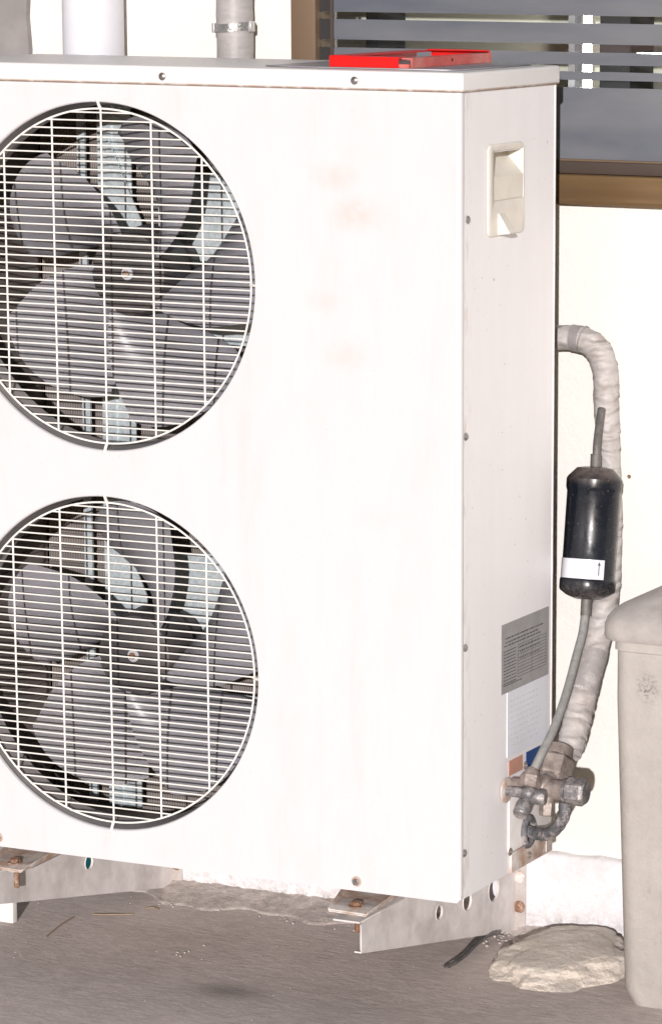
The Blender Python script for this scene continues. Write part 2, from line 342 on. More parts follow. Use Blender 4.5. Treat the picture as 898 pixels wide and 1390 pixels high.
# ================================================================== setting
def setting():
    bm = bmesh.new()
    xs = [-60, -6, -2, 0, 2, 6, 60]; 
    vs = [[bm.verts.new((x, y, GZ)) for y in xs] for x in xs]
    for i in range(6):
        for j in range(6): bm.faces.new((vs[i][j], vs[i+1][j], vs[i+1][j+1], vs[i][j+1]))
    g = fin('ground', bm, M['floor'], None, None); g['kind'] = 'structure'
    # crumbly mortar strip where wall meets floor
    bm = bmesh.new(); nx = 150; ny = 14; rows = []
    for i in range(nx+1):
        x = -1.35+1.55*i/nx
        wd = .085+.018*math.sin(x*9+1)+.02*math.sin(x*23)+.01*math.sin(x*61)
        if x > -.25: wd = .05+.03*math.sin(x*17+2)+.012*math.sin(x*53)
        row = []
        for j in range(ny+1):
            t = j/ny; h = .020*(1-t)**1.3+.0045*(random.random()-.4)*(1-t)
            row.append(bm.verts.new((x+random.uniform(-.002, .002), YW-wd*t+random.uniform(-.002, .002), GZ+h+(.002 if t < 1 else -.004))))
        rows.append(row)
    for i in range(nx):
        for j in range(ny): bm.faces.new((rows[i][j], rows[i+1][j], rows[i+1][j+1], rows[i][j+1]))
    o = fin('mortar_strip', bm, M['mortar'], None, 180); o['kind'] = 'structure'
    # wall with a window opening
    WX0, WX1, WZ0, WZ1 = -.568, 1.35, 1.048, 2.3
    bm = bmesh.new()
    abox(bm, (-5, YW, GZ-.1), (WX0, YW+.16, 3.2)); abox(bm, (WX0, YW, GZ-.1), (WX1, YW+.16, WZ0))
    abox(bm, (WX1, YW, GZ-.1), (5, YW+.16, 3.2)); abox(bm, (WX0, YW, WZ1), (WX1, YW+.16, 3.2))
    o = fin('wall', bm, M['wall']); o['kind'] = 'structure'
    # plinth, slightly uneven, 8 mm proud
    bm = bmesh.new(); nx = 260; zs = [GZ-.02, -.15, -.1, -.07, -.060, -.0555, -.0525]; ys = [.010, .009, .009, .009, .008, .006, -.002]
    rows = []
    for i in range(nx+1):
        x = -2.5+4.5*i/nx; j0 = .0012*math.sin(x*31)+.0012*math.sin(x*83+1)
        rows.append([bm.verts.new((x, YW-y+(random.uniform(-.0006, .0006)), z+(j0+random.uniform(-.0008, .0008) if k > 3 else 0))) for k, (z, y) in enumerate(zip(zs, ys))])
    for i in range(nx):
        for j in range(len(zs)-1): bm.faces.new((rows[i][j], rows[i+1][j], rows[i+1][j+1], rows[i][j+1]))
    o = fin('plinth', bm, M['plinth'], None, 180); o['kind'] = 'structure'
    # grey pier of bare render on the far left, ragged edge against the white paint
    bm = bmesh.new(); nz = 60; a = []; b = []; c_ = []
    for i in range(nz+1):
        z = GZ+3.3*i/nz; e = -1.083+.0015*math.sin(z*60)+random.uniform(-.0012, .0012)
        a.append(bm.verts.new((-2.5, YW-.012, z))); b.append(bm.verts.new((e, YW-.012, z))); c_.append(bm.verts.new((e+.001, YW+.01, z)))
    for i in range(nz):
        bm.faces.new((a[i], b[i], b[i+1], a[i+1])); bm.faces.new((b[i], c_[i], c_[i+1], b[i+1]))
    o = fin('render_patch', bm, M['pier'], None, None); o['kind'] = 'structure'
    # room behind the window
    bm = bmesh.new()
    abox(bm, (-1.0, 1.05, .4), (1.5, 1.10, 2.6)); abox(bm, (-1.05, YW+.161, .4), (-1.0, 1.10, 2.6)); abox(bm, (1.5, YW+.161, .4), (1.55, 1.10, 2.6))
    abox(bm, (-1.05, YW+.161, .35), (1.55, 1.10, .4)); abox(bm, (-1.05, YW+.161, 2.6), (1.55, 1.10, 2.65))
    o = fin('room', bm, M['shelf']); o['kind'] = 'structure'
    # window
    w = thing('window', 'brown framed window with grey frosted film in horizontal bands behind the unit', 'window', (.4, YW, WZ0))
    box('frame', (WX0+.001, YW-.012, WZ0+.05), (-.521, YW+.05, WZ1), M['bronzeframe'], w, .001)
    box('frame', (WX1-.05, YW-.012, WZ0+.05), (WX1, YW+.05, WZ1), M['bronzeframe'], w, .001)
    box('frame', (-.521, YW-.010, WZ1-.05), (WX1-.05, YW+.05, WZ1), M['bronzeframe'], w, .001)
    box('bottom_rail', (-.521, YW-.010, 1.0985), (WX1-.05, YW+.05, 1.118), M['darkframe'], w, .0012)
    box('bead', (-.5205, YW-.006, 1.1182), (WX1-.051, YW+.02, 1.1215), M['bronzeframe'], w, .0006)
    bm = bmesh.new()  # sill: bright lip, then a face that falls away
    pr = [(YW-.016, 1.0978), (YW-.020, 1.0960), (YW-.0195, 1.055), (YW-.022, 1.050), (YW-.020, 1.0482), (YW+.02, 1.0482), (YW+.02, 1.0978)]
    A = [bm.verts.new((-.568, y, z)) for y, z in pr]; B = [bm.verts.new((WX1, y, z)) for y, z in pr]
    for i in range(len(pr)): bm.faces.new((A[i], A[(i+1) % len(pr)], B[(i+1) % len(pr)], B[i]))
    bm.faces.new(A[::-1]); bm.faces.new(B); fin('sill', bm, M['sill'], w, None)
    box('glass_pane', (-.521, YW+.006, 1.118), (WX1-.05, YW+.010, WZ1-.05), M['glass'], w)
    box('gasket', (-.4985, YW-.001, 1.1215), (-.4935, YW+.0055, WZ1-.05), M['darkframe'], w)
    bands = [(1.1215, 1.237), (1.249, 1.2625), (1.2735, 1.2935), (1.3065, 1.340), (1.352, 1.42)]
    z = 1.432
    while z < WZ1-.07: bands.append((z, z+.06)); z += .072
    for a_, b_ in bands:
        box('frosted_band', (-.4935, YW+.003, a_), (WX1-.051, YW+.0055, b_), M['film'], w)
        box('dark_strip', (-.5205, YW+.003, a_), (-.4987, YW+.0055, b_), M['gasket'], w)
    # seen through the clear stripes
    cab = box('interior_column', (-.220, .91, .42), (-.208, .94, 2.58), M['sheet'], None)
    tag(cab, 'thin grey upright inside the room left of the dark cabinet', 'post')
    cab = box('dark_cabinet', (-.170, .93, .42), (-.112, 1.04, 2.58), M['darkdoor'], None, .003)
    tag(cab, 'dark tall cabinet inside the room, seen through the clear window stripes', 'cabinet')
    cab = box('dark_post', (-.623, .93, .42), (-.597, 1.04, 2.58), M['darkdoor'], None, .003)
    tag(cab, 'narrow dark upright inside the room near the left window frame', 'post')
    l = thing('glint_tube', 'added glowing upright tube imitating white flash glints in the clear stripes', 'lamp', (-.137, .80, 1.16))  # added emitter: stands in for flash glints on the glass, also lights the room
    tube('tube', [(-.137, .80, 1.17), (-.137, .80, 1.44)], .0075, M['lamp'], l)
    tube('end_cap', [(-.137, .80, 1.16), (-.137, .80, 1.17)], .009, M['clamp'], l); tube('end_cap', [(-.137, .80, 1.44), (-.137, .80, 1.45)], .009, M['clamp'], l)
    tube('stem', [(-.137, .80, .42), (-.137, .80, 1.16)], .004, M['gasket'], l); tube('stem', [(-.137, .80, 1.45), (-.137, .80, 2.6)], .004, M['gasket'], l)
    l = thing('batten_lamp', 'small lit horizontal lamp inside the room near the right picture edge', 'lamp', (-.02, .80, 1.30))
    tube('tube', [(-.045, .80, 1.283), (.10, .80, 1.283)], .0028, M['lamp'], l)
    tube('stem', [(.10, .80, 1.283), (.11, .80, 1.283), (.11, .80, 2.6)], .003, M['gasket'], l)
setting()

# ================================================================== outdoor unit
def unit():
    u = thing('air_conditioner', 'tall white air conditioner outdoor unit with two round wire fan guards', 'air conditioner', (-.475, .177, 0))
    # front panel with rolled openings and folded right edge
    me = plate_mesh('front_panel', [(LX, 0), (-.007, 0), (-.007, HH), (LX, HH)], [(FX[i], FZ[i], RO) for i in (0, 1)], .0012, XZat(.0006))
    bm = bmesh.new(); bm.from_mesh(me)
    cr = [(-.007, 0)]+[(-.007+.007*math.sin(a), .007-.007*math.cos(a)) for a in [PI/2*k/6 for k in range(1, 7)]]+[(0, .0105)]
    for side in (0,):
        a = [bm.verts.new((x, y, .0+.010*max(0, (x+.007)/.007)**2.2)) for x, y in cr]; b = [bm.verts.new((x, y, HH)) for x, y in cr]
        for i in range(len(cr)-1): bm.faces.new((a[i], a[i+1], b[i+1], b[i]))
    for i in (0, 1):
        alathe(bm, [(RO+.0005, -.0004), (RO-.0015, -.0006), (RO-.003, .0006), (RO-.0036, .003), (RO-.0036, .008)], (FX[i], 0, FZ[i]), (0, 1, 0), 128)
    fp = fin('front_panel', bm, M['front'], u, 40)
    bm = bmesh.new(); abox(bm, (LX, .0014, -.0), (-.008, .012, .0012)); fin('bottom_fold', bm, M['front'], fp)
    # side panel (right)
    me = plate_mesh('side_panel', [(.0125, .004), (D-.004, .004), (D-.004, HH), (.0125, HH)], [], .0012, YZat(-.0012))
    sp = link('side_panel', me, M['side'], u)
    box('rear_fold', (-.0025, D-.0045, .004), (.0006, D, HH), M['white'], sp, .0008)
    box('corner_seam', (-.004, .0095, .01), (-.0022, .0130, HH), M['gap'], u)
    # left side, back frame, interior
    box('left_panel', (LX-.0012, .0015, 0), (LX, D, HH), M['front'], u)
    box('divider', (-.345, .03, .01), (-.340, D-.004, HH-.005), M['dark'], u)
    box('rear_panel', (-.34, D-.003, .01), (-.003, D, HH-.005), M['dark'], u)
    box('base_pan', (LX+.001, .014, .0015), (-.005, D-.002, .006), M['white'], u)
    bm = bmesh.new(); abox(bm, (LX+.04, .290, .008), (-.34, .296, HH-.01))
    for k in range(49):
        z = .02+k*.0254
        if z < HH-.02: atube(bm, [(LX+.045, .2885, z), (-.345, .2885, z)], .0035, 8)
    fin('condenser_coil', bm, M['coil'], u)
    bm = bmesh.new(); abox(bm, (LX+.030, .02, .008), (LX+.036, .290, HH-.01))
    for k in range(49):
        z = .02+k*.0254
        if z < HH-.02: atube(bm, [(LX+.038, .03, z), (LX+.038, .285, z)], .0035, 8)
    fin('condenser_coil', bm, M['coil'], u)
    box('rear_guard_sheet', (LX, D-.003, .01), (-.345, D-.001, HH-.01), M['dark'], u)
    # lid
    bm = bmesh.new(); abox(bm, (LX-.005, -.0035, 1.2503), (.0045, D+.005, 1.2795), .0045, 3)
    lid = fin('lid', bm, M['lid'], u, 50)
    def screw(x, z, par, r=.0062, face='front', mat='zinc', y=0):
        if face == 'front': o, ax = (x, -.0006+y, z), (0, -1, 0)
        else: o, ax = (.0002+y, x, z), (1, 0, 0)
        s = lathe('screw', [(0, .0002), (r, .0002), (r*.98, .0012), (r*.6, .0030), (r*.35, .0034), (r*.3, .0020), (0, .0019)], o, ax, M[mat], par, 20)
        return s
    screw(-.506, 1.2635, lid, y=-.0029); screw(-.175, 1.2645, lid, y=-.0029)
    for x, z in ((-.180, .0155), (-.842, .0155)):
        lathe('washer', [(0, .0001), (.0085, .0001), (.0085, .0012), (0, .0013)], (x, -.0006, z), (0, -1, 0), M['rustedge'], fp, 24)
        bm = bmesh.new(); hexnut(bm, (x, -.0018, z), (0, -1, 0), .006, .004); fin('bolt', bm, M['zinc'], fp)
    for y, z in ((.024, 1.061), (.018, .733), (.017, .405), (.015, .078)): screw(y, z, sp, .0062, 'side')
    # guards
    for i in (0, 1):
        cx, cz = FX[i], FZ[i]; rg = .2632; y0 = .0085
        bm = bmesh.new(); nn = 144; pts = [(cx+rg*math.cos(2*PI*k/nn), y0, cz+rg*math.sin(2*PI*k/nn)) for k in range(nn+1)]
        atube(bm, pts, .0017, 8, False); bmesh.ops.remove_doubles(bm, verts=bm.verts[:], dist=.0002)
        gd = fin('fan_guard', bm, M['wire'], u, 180)
        pitch = .01265; k0 = int(rg/pitch)
        off = (.0042, .002)[i]
        for k in range(-k0-1, k0+1):
            z = k*pitch+off
            if abs(z) > rg-.003: continue
            h = math.sqrt(rg*rg-z*z)
            tube('wire', [(cx-h, y0-.0024, cz+z), (cx+h, y0-.0024, cz+z)], .00125, M['wire'], gd, 6)
        for k in range(-2, 3):
            x = k*.0893; h = math.sqrt(rg*rg-x*x)
            ext = .004 if k == 0 else 0
            tube('wire', [(cx+x, y0+.0008, cz-h-ext), (cx+x, y0+.0008, cz+h+ext)], .00165, M['wire'], gd, 8)
        # the four fixing tabs
        for a in (0, 90, 180, 270):
            ca, sa = math.cos(math.radians(a)), math.sin(math.radians(a))
            p0 = (cx+(rg-.001)*ca, y0, cz+(rg-.001)*sa); p1 = (cx+(rg+.016)*ca, -.0018, cz+(rg+.016)*sa)
            tube('tab', [p0, p1], .0026, M['wire'], gd, 8)
        # shroud
        lathe('fan_shroud', [(RO-.0040, .009), (RO-.0050, .018), (.2700, .040), (.268, .058), (.270, .060), (.273, .05), (RO-.001, .016)], (cx, 0, cz), (0, 1, 0), M['shroud'], u, 128, closed=True)
        # orifice deck round the shroud keeps the cavity closed
        # motor and supports
        mb = bmesh.new()
        abox(mb, (cx-.125, .235, cz-.30), (cx-.118, .262, cz+.30)); abox(mb, (cx-.190, .250, cz-.30), (cx-.175, .255, cz+.30))
        abox(mb, (cx-.145, .240, cz-.30), (cx-.082, .243, cz+.30))
        # sloping cheeks of the motor mount
        def quad(pts, y, th=.003):
            a = [mb.verts.new((cx+x, y, cz+z)) for x, z in pts]; b = [mb.verts.new((cx+x, y+th, cz+z)) for x, z in pts]
            mb.faces.new(a); mb.faces.new(b[::-1])
            for q in range(len(a)): mb.faces.new((a[q], b[q], b[(q+1) % len(a)], a[(q+1) % len(a)]))
        quad([(-.12, .20), (-.06, .07), (-.06, -.07), (-.12, -.13)], .232)
        quad([(-.03, .145), (.10, .150), (.135, .12), (.14, .02), (-.03, .0)], .236)
        quad([(.02, -.08), (.15, -.085), (.15, -.125), (.02, -.12)], .232)
        mbo = fin('motor_bracket', mb, M['galv'], u, None)
        lathe('motor', [(0, 0), (.045, 0), (.055, .008), (.055, .06), (.04, .07), (0, .07)], (cx, .16, cz), (0, 1, 0), M['dark'], u, 32)
        # fan: hub with five swept, cupped blades
        hy = .082
        hub = lathe('fan', [(0, 0), (.060, 0), (.0655, .002), (.068, .008), (.070, .050), (.073, .075), (.066, .076), (.060, .010), (0, .008)], (cx, hy, cz), (0, 1, 0), M['hub'], u, 64)
        lathe('shaft_nut', [(0, 0), (.0095, 0), (.0105, .001), (.0105, .003), (0, .003)], (cx, hy-.0026, cz), (0, 1, 0), M['blade'], hub, 24)
        bm = bmesh.new(); hexnut(bm, (cx, hy-.002, cz), (0, -1, 0), .0058, .006); fin('shaft_nut', bm, M['rust'], hub)
        ph0 = (-17, -1)[i]
        for b_ in range(5):
            bm = bmesh.new(); nu, nv = 18, 18; gr = []
            for ui in range(nu+1):
                tu = ui/nu; r = .062+(.254-.062)*tu; row = []
                a0 = ph0+72*b_-30*(1-tu)**1.3; w = 50+8*math.sin(PI*min(1, tu*1.1))
                for vi in range(nv+1):
                    s = vi/nv                      # 0 = clockwise edge, near the viewer; 1 = deep edge
                    rr = r-max(0, tu-.55)/.45*(.020*(1-s)**5+.030*s**4)
                    a = math.radians(a0+w*s)
                    dep = hy-.006+(.118*(.16*s+.84*s**2.4))*(1-.30*tu)+.004*(1-tu)
                    row.append(bm.verts.new((cx+rr*math.cos(a), dep, cz+rr*math.sin(a))))
                gr.append(row)
            for ui in range(nu):
                for vi in range(nv): bm.faces.new((gr[ui][vi], gr[ui][vi+1], gr[ui+1][vi+1], gr[ui+1][vi]))
            bmesh.ops.solidify(bm, geom=bm.faces[:], thickness=.0026)
            fin('blade', bm, M['blade'], hub, 60)
    # handle: cream moulding with sloping pocket and a wedge pull
    bm = bmesh.new(); ya, yb, za, zb = .094, .226, 1.029, 1.168; py0, py1, pz0, pz1 = .111, .2225, 1.0815, 1.1595
    t_ = .0035
    def ring(pts, x): return [bm.verts.new((x, y, z)) for y, z in pts]
    def rr4(y0, y1, z0, z1, r, k=5):
        o = []
        for cy, cz, a0 in ((y1-r, z1-r, 0), (y0+r, z1-r, 90), (y0+r, z0+r, 180), (y1-r, z0+r, 270)):
            for q in range(k+1):
                a = math.radians(a0+90*q/k); o.append((cy+r*math.cos(a), cz+r*math.sin(a)))
        return o
    o0 = ring(rr4(ya, yb, za, zb, .010), 0); o1 = ring(rr4(ya, yb, za, zb, .010), t_*.7); o2 = ring(rr4(ya+.002, yb-.002, za+.002, zb-.002, .009), t_)
    i0 = ring(rr4(py0, py1, pz0, pz1, .002), t_); i1 = ring(rr4(py0+.001, py1-.001, pz0+.001, pz1-.001, .002), t_-.001)
    for a, b in ((o0, o1), (o1, o2), (o2, i0), (i0, i1)):
        for q in range(len(a)): bm.faces.new((a[q], b[q], b[(q+1) % len(a)], a[(q+1) % len(a)]))
    hd = fin('handle', bm, M['cream'], u, 50)
    # pocket walls: depth runs from nothing at mid height to 27 mm at the top
    bm = bmesh.new(); zm = 1.119; dx = -.028; f = t_-.001
    P = lambda x, y, z: bm.verts.new((x, y, z))
    y0, y1, z0, z1 = py0+.001, py1-.001, pz0+.001, pz1-.001
    a = P(f, y0, zm); b = P(f, y1, zm); c = P(dx, y1-.004, z1-.004); d = P(dx, y0+.004, z1-.004); e = P(f, y0, z1); g_ = P(f, y1, z1); h = P(f-.0012, y0, z0); k = P(f-.0012, y1, z0)
    bm.faces.new((a, b, c, d)); bm.faces.new((b, g_, c)); bm.faces.new((a, d, e)); bm.faces.new((e, d, c, g_)); bm.faces.new((h, k, b, a))
    fin('pocket', bm, M['cream'], hd, None)
    bm = bmesh.new()
    A = [P(t_, y, z) for y, z in ((.126, 1.064), (.150, 1.064), (.150, 1.031), (.126, 1.031))]
    B = [P(t_+.001, .128, 1.0635), P(t_+.001, .150, 1.0635), P(t_+.020, .152, 1.033), P(t_+.020, .128, 1.033)]
    bm.faces.new(B); 
    for q in range(4): bm.faces.new((A[q], A[(q+1) % 4], B[(q+1) % 4], B[q]))
    bmesh.ops.bevel(bm, geom=bm.edges[:], offset=.0008, segments=2, affect='EDGES')
    fin('pull', bm, M['cream'], hd, 40)
    # side panel needs the pocket hole: cut by building the panel in pieces round it
    me = plate_mesh('side_panel', [(.0125, .004), (D-.004, .004), (D-.004, HH), (.0125, HH)], [], .0012, YZat(-.0012))
    bm = bmesh.new()
    for (u0, v0, u1, v1) in ((.0125, .004, D-.004, 1.085), (.0125, 1.156, D-.004, HH), (.0125, 1.085, .115, 1.156), (.219, 1.085, D-.004, 1.156)):
        q = [bm.verts.new((-.0006, a_, b_)) for a_, b_ in ((u0, v0), (u1, v0), (u1, v1), (u0, v1))]; bm.faces.new(q)
    bmesh.ops.remove_doubles(bm, verts=bm.verts[:], dist=1e-5)
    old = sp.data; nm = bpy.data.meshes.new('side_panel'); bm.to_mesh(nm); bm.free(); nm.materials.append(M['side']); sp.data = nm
    bpy.data.meshes.remove(old); bpy.data.meshes.remove(me)
    # plates and labels on the side
    def sidebox(name, y0, y1, z0, z1, mat, par, x0=-.0004, x1=.0008, bev=0): return box(name, (x0, y0, z0), (x1, y1, z1), mat, par, bev)
    npl = sidebox('nameplate', .152, .337, .304, .416, M['foil'], u)
    bm = bmesh.new(); rnd = random.Random(3)
    def dash(y0, y1, z0, z1): abox(bm, (.0008, y0, z0), (.00105, y1, z1))
    for r_ in range(11):                                  # ruled table
        z = .374-r_*.0052
        dash(.215, .326, z-.0003, z+.0003)
        y = .160
        while y < .205: l_ = rnd.uniform(.004, .012); dash(y, min(y+l_, .208), z-.0032, z-.0018); y += l_+.0022
    for y in (.215, .326, .27): dash(y-.0003, y+.0003, .322, .374)
    for z in (.392, .3855, .380):
        y = .160+rnd.uniform(0, .006)
        while y < rnd.uniform(.28, .325): l_ = rnd.uniform(.003, .013); dash(y, y+l_, z-.0009, z+.0009); y += l_+.003
    for z in (.370, .362, .351):
        y = .222
        while y < .30: l_ = rnd.uniform(.002, .007); dash(y, y+l_, z-.0008, z+.0008); y += l_+.004
    y = .16
    while y < .23: l_ = rnd.uniform(.003, .010); dash(y, y+l_, .3155, .3172); y += l_+.0025
    fin('printed_table', bm, M['ink'], npl, None)
    pp = sidebox('paper_label', .176, .334, .197, .3035, M['paper'], u)
    bm = bmesh.new()
    for r_ in range(9):
        z = .287-r_*.0092; y = .187
        while y < .30+rnd.uniform(-.03, .02): l_ = rnd.uniform(.003, .012); abox(bm, (.0008, y, z), (.00105, y+l_, z+.0011)); y += l_+.004
    fin('faded_print', bm, M['inkpale'], pp, None)
    sidebox('sticker', .183, .236, .1655, .190, M['orange'], u); sidebox('sticker', .252, .308, .165, .1905, M['blue'], u)
    s = screw(.246, .170, sp, .0066, 'side', 'brass')
    svp = sidebox('service_panel', .181, .3495, .0395, .159, M['white'], u, -.0004, .0028, .0010)
    sidebox('service_lip', .187, .3505, .0045, .0375, M['rustedge'], u, -.0004, .0044, .0012)
    sidebox('lip_groove', .322, .3245, .008, .034, M['rustedge'], u, .0044, .0060, .0005)
    screw(.183, .041, svp, .0065, 'side', 'brass', .0026); screw(.254, .019, svp, .0060, 'side', 'brass', .0042)
    # ---- small service valve (cross shaped)
    B0 = (.045, .160, .147)
    sv = None
    bm = bmesh.new(); atube(bm, [(.002, .160, .147), (.052, .160, .147)], .0085, 14); atube(bm, [(.045, .160, .147), (.045, .176, .170)], .0090, 14)
    atube(bm, [(.045, .162, .147), (.045, .145, .132)], .0075, 14)
    bmesh.ops.create_uvsphere(bm, u_segments=16, v_segments=10, radius=.0125, matrix=Matrix.Translation(B0))
    sv = fin('service_valve', bm, M['capm'], u, 50)
    lathe('flange', [(0, 0), (.020, 0), (.021, .003), (.015, .005), (0, .005)], (.0028, .165, .147), (1, 0, 0), M['rustedge'], sv, 24)
    ax = Vector((-.012, .055, .045)).normalized()
    bm = bmesh.new(); hexnut(bm, (.045, .164, .155), Vector((-.05, .55, 1)), .0180, .021, .3); alathe(bm, [(.014, 0), (.011, .010), (.007, .014)], Vector((.045, .164, .155))+Vector((-.05, .55, 1)).normalized()*.020, Vector((-.05, .55, 1)), 20)
    fin('flare_nut', bm, M['brass'], sv, 30)
    lathe('valve_cap', [(0, 0), (.0125, 0), (.0135, .002), (.0135, .022), (.012, .0245), (0, .0245)], (.047, .166, .142), (1, .15, -.05), M['capm'], sv, 12, smooth=40)
    lathe('port_cap', [(0, 0), (.0125, .001), (.0130, .004), (.0130, .021), (.011, .024), (0, .024)], (.045, .146, .134), (0, -.72, -.62), M['capm'], sv, 14, smooth=40)
    # ---- big service valve
    bm = bmesh.new(); atube(bm, spline([(.002, .195, .146), (.03, .195, .146, ), (.094, .195, .149)], 4), .0165, 20)
    atube(bm, [(.052, .205, .145), (.054, .238, .168)], .0195, 20)
    atube(bm, [(.064, .19, .150), (.064, .19, .120)], .011, 16)
    bmesh.ops.create_uvsphere(bm, u_segments=24, v_segments=14, radius=.0215, matrix=Matrix.Translation((.055, .200, .149)))
    bv = fin('service_valve', bm, M['brass'], u, 60)
    bm = bmesh.new(); hexnut(bm, (.096, .195, .149), (1, 0, 0), .0225, .032, .35); alathe(bm, [(.0185, -.004), (.0185, .001)], (.096, .195, .149), (1, 0, 0), 20)
    alathe(bm, [(.0190, .032), (.0175, .0342), (0, .0342)], (.096, .195, .149), (1, 0, 0), 24)
    fin('valve_cap', bm, M['capm'], bv, 30)
    AX = Vector((-.0, .45, .62)).normalized(); P0 = Vector((.054, .232, .158))
    bm = bmesh.new(); alathe(bm, [(0, -.006), (.023, -.006), (.024, 0)], P0, AX, 24); hexnut(bm, P0, AX, .0300, .036, .25); alathe(bm, [(.025, .036), (.0235, .044), (.0225, .054), (0, .054)], P0, AX, 24)
    fin('union_nut', bm, M['brass'], bv, 30)
    lathe('port_cap', [(0, 0), (.0120, 0), (.0128, .003), (.0120, .020), (.0105, .022), (0, .022)], (.064, .190, .128), (0, -.12, -1), M['brass'], bv, 6, smooth=30)
    # hose stub from the grommet round to the big valve
    tube('drain_hose', spline([(.002, .252, .060), (.018, .250, .058), (.045, .232, .063), (.072, .212, .082), (.090, .200, .108), (.092, .198, .130)], 6), .0105, M['hose'], u, 14,
         jitter=lambda i, a: .05*math.sin(i*1.9+a))
    bm = bmesh.new(); pts = [(.0045, .250+.0185*math.cos(2*PI*k/32), .060+.0225*math.sin(2*PI*k/32)) for k in range(33)]
    atube(bm, pts, .0065, 10, False); bmesh.ops.remove_doubles(bm, verts=bm.verts[:], dist=.0002); gm = fin('grommet', bm, M['hose'], u, 180)
    lathe('hole', [(0, 0), (.018, 0), (.018, .0008), (0, .0008)], (.0032, .250, .060), (1, 0, 0), M['gasket'], gm, 24)
    # mounting feet
    for fx in (-.174, -.803):
        bm = bmesh.new(); zt = -.0205
        P = lambda x, y, z: bm.verts.new((x, y, z))
        # tapered tray: flat bottom with two raised cheeks
        for p in (((-.030, -.046, zt), (.036, -.050, zt), (.030, .085, zt), (-.058, .085, zt)),
                  ((-.030, -.046, zt), (-.058, .085, zt), (-.062, .085, zt+.014), (-.032, -.045, zt+.0015)),
                  ((.036, -.050, zt), (.037, -.049, zt+.002), (.034, .085, zt+.012), (.030, .085, zt)),
                  ((-.030, -.046, zt), (.036, -.050, zt), (.036, -.0505, zt-.004), (-.030, -.0465, zt-.004))):
            bm.faces.new([P(fx+a, b, c) for a, b, c in p])
        bmesh.ops.remove_doubles(bm, verts=bm.verts[:], dist=1e-4)
        bmesh.ops.solidify(bm, geom=bm.faces[:], thickness=.0022)
        ft = fin('mounting_foot', bm, M['rustedge'], u, 30)
        bm = bmesh.new(); alathe(bm, [(0, 0), (.0125, 0), (.0125, .0015), (0, .0016)], (fx, -.014, zt), (0, 0, 1), 20); hexnut(bm, (fx, -.014, zt+.0014), (0, 0, 1), .009, .006)
        fin('bolt', bm, M['rust'], ft, 30)
        lathe('rubber_washer', [(0, 0), (.016, 0), (.017, .002), (.017, .0095), (.016, .0105), (0, .0105)], (fx, -.010, zt-.0135), (0, 0, 1), M['wrap'], ft, 24)
        lathe('bolt_shank', [(0, 0), (.0045, 0), (.0045, .026), (0, .026)], (fx, -.010, zt-.044), (0, 0, 1), M['rust'], ft, 12)
unit()

# ================================================================== wall brackets
def bracket(x, label, hs):
    t = thing('wall_bracket', label, 'bracket', (x, YW, -.2), 'white steel brackets under the unit')
    th = .0028; yt = -.051
    zt, zb0, zb1 = -.0345, -.085, -.200
    me = plate_mesh('web', [(yt, zt), (yt, zb0+.004), (yt+.004, zb0), (.540, zb1), (.540, .0-.012), (.15, -.020), (.1, -.0345)],
                    hs, th, YZat(x-th/2))
    web = link('web', me, M['bracket'], t)
    for y, z, r in hs:
        lathe('hole_rim', [(r-.0004, -.003), (r-.0004, .001), (r+.0012, .0012), (r+.0016, .0001)], (x, y, z), (1, 0, 0), M['bracket'], web, 28)
    bm = bmesh.new()   # top flange, folded with a soft corner
    pr = [(x, zt-.004), (x-.0008, zt-.0012), (x-.004, zt), (x-.050, zt), (x-.050, zt-th), (x-.004, zt-th)]
    A = [bm.verts.new((a, yt, b)) for a, b in pr]; B = [bm.verts.new((a, .54, b)) for a, b in pr]
    for i in range(len(pr)): bm.faces.new((A[i], A[(i+1) % len(pr)], B[(i+1) % len(pr)], B[i]))
    bm.faces.new(A[::-1]); bm.faces.new(B); fin('top_flange', bm, M['bracket'], t, 30)
    bm = bmesh.new()   # small return lip along the tapering bottom edge
    def pr2(y, z): return [(x-.0001, y, z+.003), (x-.001, y, z-.0005), (x-.013, y, z-.0005), (x-.013, y, z+.002), (x-.003, y, z+.002)]
    A = [bm.verts.new(p) for p in pr2(yt, zb0)]; B = [bm.verts.new(p) for p in pr2(.540, zb1)]
    for i in range(5): bm.faces.new((A[i], A[(i+1) % 5], B[(i+1) % 5], B[i]))
    bm.faces.new(A[::-1]); bm.faces.new(B); fin('bottom_lip', bm, M['bracket'], t, 30)
    box('wall_flange', (x-.004, .538, zb1-.012), (x+.019, .541, .06), M['flange'], t, .0008)
    for z in (-.103, -.156, .03):
        bm = bmesh.new(); alathe(bm, [(0, 0), (.0105, 0), (.0110, .002), (.008, .0045), (0, .005)], (x+.0075, .538, z), (0, -1, 0), 11)
        for v in bm.verts: v.co += Vector((random.uniform(-.0008, .0008), 0, random.uniform(-.001, .001)))
        fin('bolt', bm, M['rust'] if z < -.11 else M['rustedge'], t, 40)
bracket(-.146, 'white triangular steel bracket with round holes under the right end of the unit', [(.232, -.090, .0128), (.341, -.098, .0165), (.447, -.1045, .0205)])
bracket(-.821, 'white triangular steel bracket at the left picture edge under the unit', [(.250, -.085, .0128), (.358, -.093, .0165), (.455, -.1045, .0205)])

